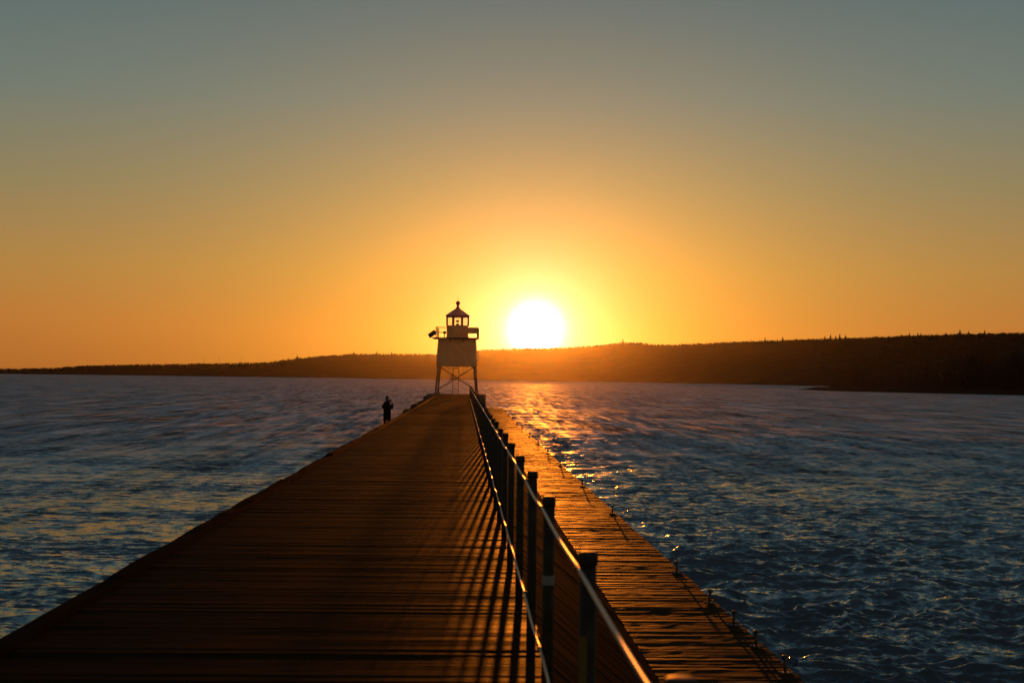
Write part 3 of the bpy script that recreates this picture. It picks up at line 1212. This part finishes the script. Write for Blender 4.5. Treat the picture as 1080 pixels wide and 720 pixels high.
def headland():
    xs = np.arange(842, 1400, 3.0)
    ys_ = lerp_tab(HEAD_SH, xs)
    pts = []
    for x, y in zip(xs, ys_):
        az, te = px_dir(x, y)
        d = (EYE - WATER_Z) / -te
        pts.append((az, d))
    V = []
    for t in (-.05, 0, .04, .12, .3, .6, 1.0):
        row = []
        for (az, d), x in zip(pts, xs):
            ramp = max(0, min(1, (x - 866) / 60))
            depth = 8 + 240 * ramp
            dd = d + depth * t
            zt = {-.05: -2, 0: -.05, .04: .7, .12: 1.6, .3: 2.6, .6: 3.6, 1.0: -1}[t]
            zt *= min(1, (x - 841) / 22 + .02) * (.45 + .75 * ramp) * (1 + .3 * mnoise.noise((x * .2, t * 5, 2)))
            row.append((dd * math.sin(az), dd * math.cos(az), WATER_Z + zt))
        V.append(row)
    V = np.array(V)
    a, b_ = V.shape[:2]
    i, j = np.meshgrid(np.arange(a - 1), np.arange(b_ - 1), indexing='ij')
    F = np.stack([i * b_ + j, i * b_ + j + 1, (i + 1) * b_ + j + 1, (i + 1) * b_ + j], -1).reshape(-1, 4)
    o = np_mesh('headland', V.reshape(-1, 3), F, M['terrain'], smooth=True)
    o['kind'] = 'structure'


headland()

# individual trees -----------------------------------------------------------
tree_src = []
for s in range(4):
    v, f = conifer(40 + s, 22, 9, .17 + .03 * (s % 2))
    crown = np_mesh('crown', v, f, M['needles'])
    trunk = MB().bar((0, 0, -.03), (0, 0, .93), .016, 7, .003).build('trunk', M['bark'])
    root = bpy.data.objects.new('conifer_tree', None)
    COL.objects.link(root)
    crown.parent = root
    trunk.parent = root
    root[NAV] = 'tree'
    tree_src.append(root)
used_src = set()


def put_tree(loc, h, label, group, s, wide=1.0):
    s = s % 4
    if s not in used_src:
        used_src.add(s)
        o = tree_src[s]
        o.location = loc
        o['label'] = label
        o['group'] = group
    else:
        o = dup(tree_src[s], loc, label, group, rz=random.random() * 6)
    o.scale = (h * wide, h * wide, h)
    return o


EMERG = [(807, 355.5, 'leftmost tall conifer of the loose clump on the hilltop right of the sun'), (815, 358, 'short conifer second in the hilltop clump right of the sun'),
         (820, 357.3, 'conifer third in the hilltop clump right of the sun'), (825.5, 354.8, 'spindly tall conifer at the right of the hilltop clump right of the sun'),
         (792, 357.8, 'lone small conifer on the crest just left of the hilltop clump'),
         (870, 354, 'leftmost conifer of the tight row on the dark ridge'), (876, 352.3, 'second conifer of the tight row on the dark ridge'), (881.5, 353.6, 'third conifer of the tight row on the dark ridge'),
         (885.7, 351.5, 'tallest conifer of the tight row on the dark ridge'), (892, 352.8, 'rightmost conifer of the tight row on the dark ridge'),
         (959, 350.5, 'conifer standing out on the far right ridge, left of a pair'), (968, 350.6, 'left conifer of the close pair on the far right ridge'), (971.5, 350.8, 'right conifer of the close pair on the far right ridge'),
         (1012.5, 347.3, 'slim tall conifer highest on the far right ridge'), (1021.5, 348.6, 'short conifer just right of the highest one on the far right ridge'), (1038.6, 347.8, 'last conifer standing out towards the right edge of the ridge'),
         (657, 357, 'lone conifer on the knoll of the hill right of the sun'), (313.5, 374, 'lone spire conifer where the left hill falls away'), (304, 376.8, 'small conifer below the lone spire on the left hill'),
         (397.5, 370, 'small conifer on the flat top of the left hill, right of its middle'), (413, 370.4, 'small conifer on the left hill nearest the lighthouse'), (373, 370.2, 'small conifer at the highest point of the left hill'),
         (279, 380.6, 'conifer standing out at the right end of the low left shore'), (253, 380.9, 'conifer standing out in the middle of the low left shore')]
for i, (x, y, lab) in enumerate(EMERG):
    az, te = px_dir(x, y)
    d = float(lerp_tab(RIDGE_D, x)) - 14
    sky_y = float(lerp_tab(SKYLINE, x))
    _, te0 = px_dir(x, sky_y)
    zb = EYE + te0 * d - TREE_H * .8 - 1
    zt = EYE + te * d
    put_tree((d * math.sin(az), d * math.cos(az), zb), zt - zb, lab, 'conifers standing out on the skyline', i, wide=1.9)

HT = [(880, 398, 0), (884, 396, 1), (897, 401, 2), (902, 388, 3), (906, 385, 0), (911, 390, 2), (921, 399, 1), (930, 393, 2), (938, 396, 3), (950, 391, 1), (959, 394, 0), (968, 389, 2), (977, 383, 3), (985, 387, 0),
      (1000, 379, 1), (1007, 384, 2), (1014, 377, 3), (1020, 371, 0), (1026, 367, 1), (1031, 364, 2), (1036, 369, 3), (1042, 375, 0), (1049, 373, 1), (1054, 379, 2), (1061, 374, 3), (1068, 368, 0), (1073, 366, 1), (1079, 370, 2),
      (1087, 366, 3), (1096, 372, 0), (890, 402, 1), (915, 401, 3), (943, 400, 0), (990, 393, 2), (1003, 391, 3), (1057, 388, 1)]
for i, (x, y, s) in enumerate(HT):
    az, te = px_dir(x, y)
    d0 = (EYE - WATER_Z) / -px_dir(x, float(lerp_tab(HEAD_SH, x)))[1]
    d = d0 + 30 + (i * 37 % 60)
    zb = WATER_Z + 1.2
    zt = EYE + te * d
    put_tree((d * math.sin(az), d * math.cos(az), zb), zt - zb, 'dark conifer among the shadowed trees on the near right shore', 'conifers on the near right shore', s, wide=.8 + .4 * random.random())

# radio masts
for i, (x, y, lab) in enumerate([(215, 375.2, 'leftmost thin radio mast on the low left shore'), (231.2, 375.8, 'middle thin radio mast on the low left shore'), (255.2, 375.6, 'rightmost thin radio mast on the low left shore')]):
    az, te = px_dir(x, y)
    d = float(lerp_tab(RIDGE_D, x)) - 60
    zt = EYE + te * d
    t = thing('radio_mast', lab, 'mast', (d * math.sin(az), d * math.cos(az), 0), group='radio masts on the left shore')
    m_ = MB()
    for k in range(3):
        a = k * 2.094
        m_.bar((.28 * math.cos(a), .28 * math.sin(a), 0), (.22 * math.cos(a), .22 * math.sin(a), zt), .05, 5)
    for q in range(int(zt / 2)):
        z = q * 2
        for k in range(3):
            a, a2 = k * 2.094, (k + 1) * 2.094
            m_.bar((.26 * math.cos(a), .26 * math.sin(a), z), (.26 * math.cos(a2), .26 * math.sin(a2), z + 2), .03, 4)
    m_.build('lattice', M['steel'], t)

# ------------------------------------------------------------------ haze
hz, nt, b = new_mat('evening_haze')
nt.nodes.remove(b)
pv = N(nt, 'ShaderNodeVolumePrincipled')
pv.inputs['Color'].default_value = (.45, .45, .45, 1)
pv.inputs['Density'].default_value = 7.8e-6
pv.inputs['Anisotropy'].default_value = .935
nt.links.new(pv.outputs[0], nt.nodes['Material Output'].inputs['Volume'])
ho = MB().box(-5600, 5600, -400, 6200, -15, 190).build('haze', hz)
ho['kind'] = 'stuff'
ho['label'] = 'thin golden evening haze over the lake'

# ------------------------------------------------------------------ render settings
SC.render.engine = 'CYCLES'
SC.cycles.use_denoising = True
SC.cycles.denoising_prefilter = 'NONE'
SC.cycles.use_adaptive_sampling = False
SC.cycles.volume_bounces = 0
SC.cycles.max_bounces = 6
SC.cycles.sample_clamp_indirect = 8
SC.cycles.sample_clamp_direct = 0
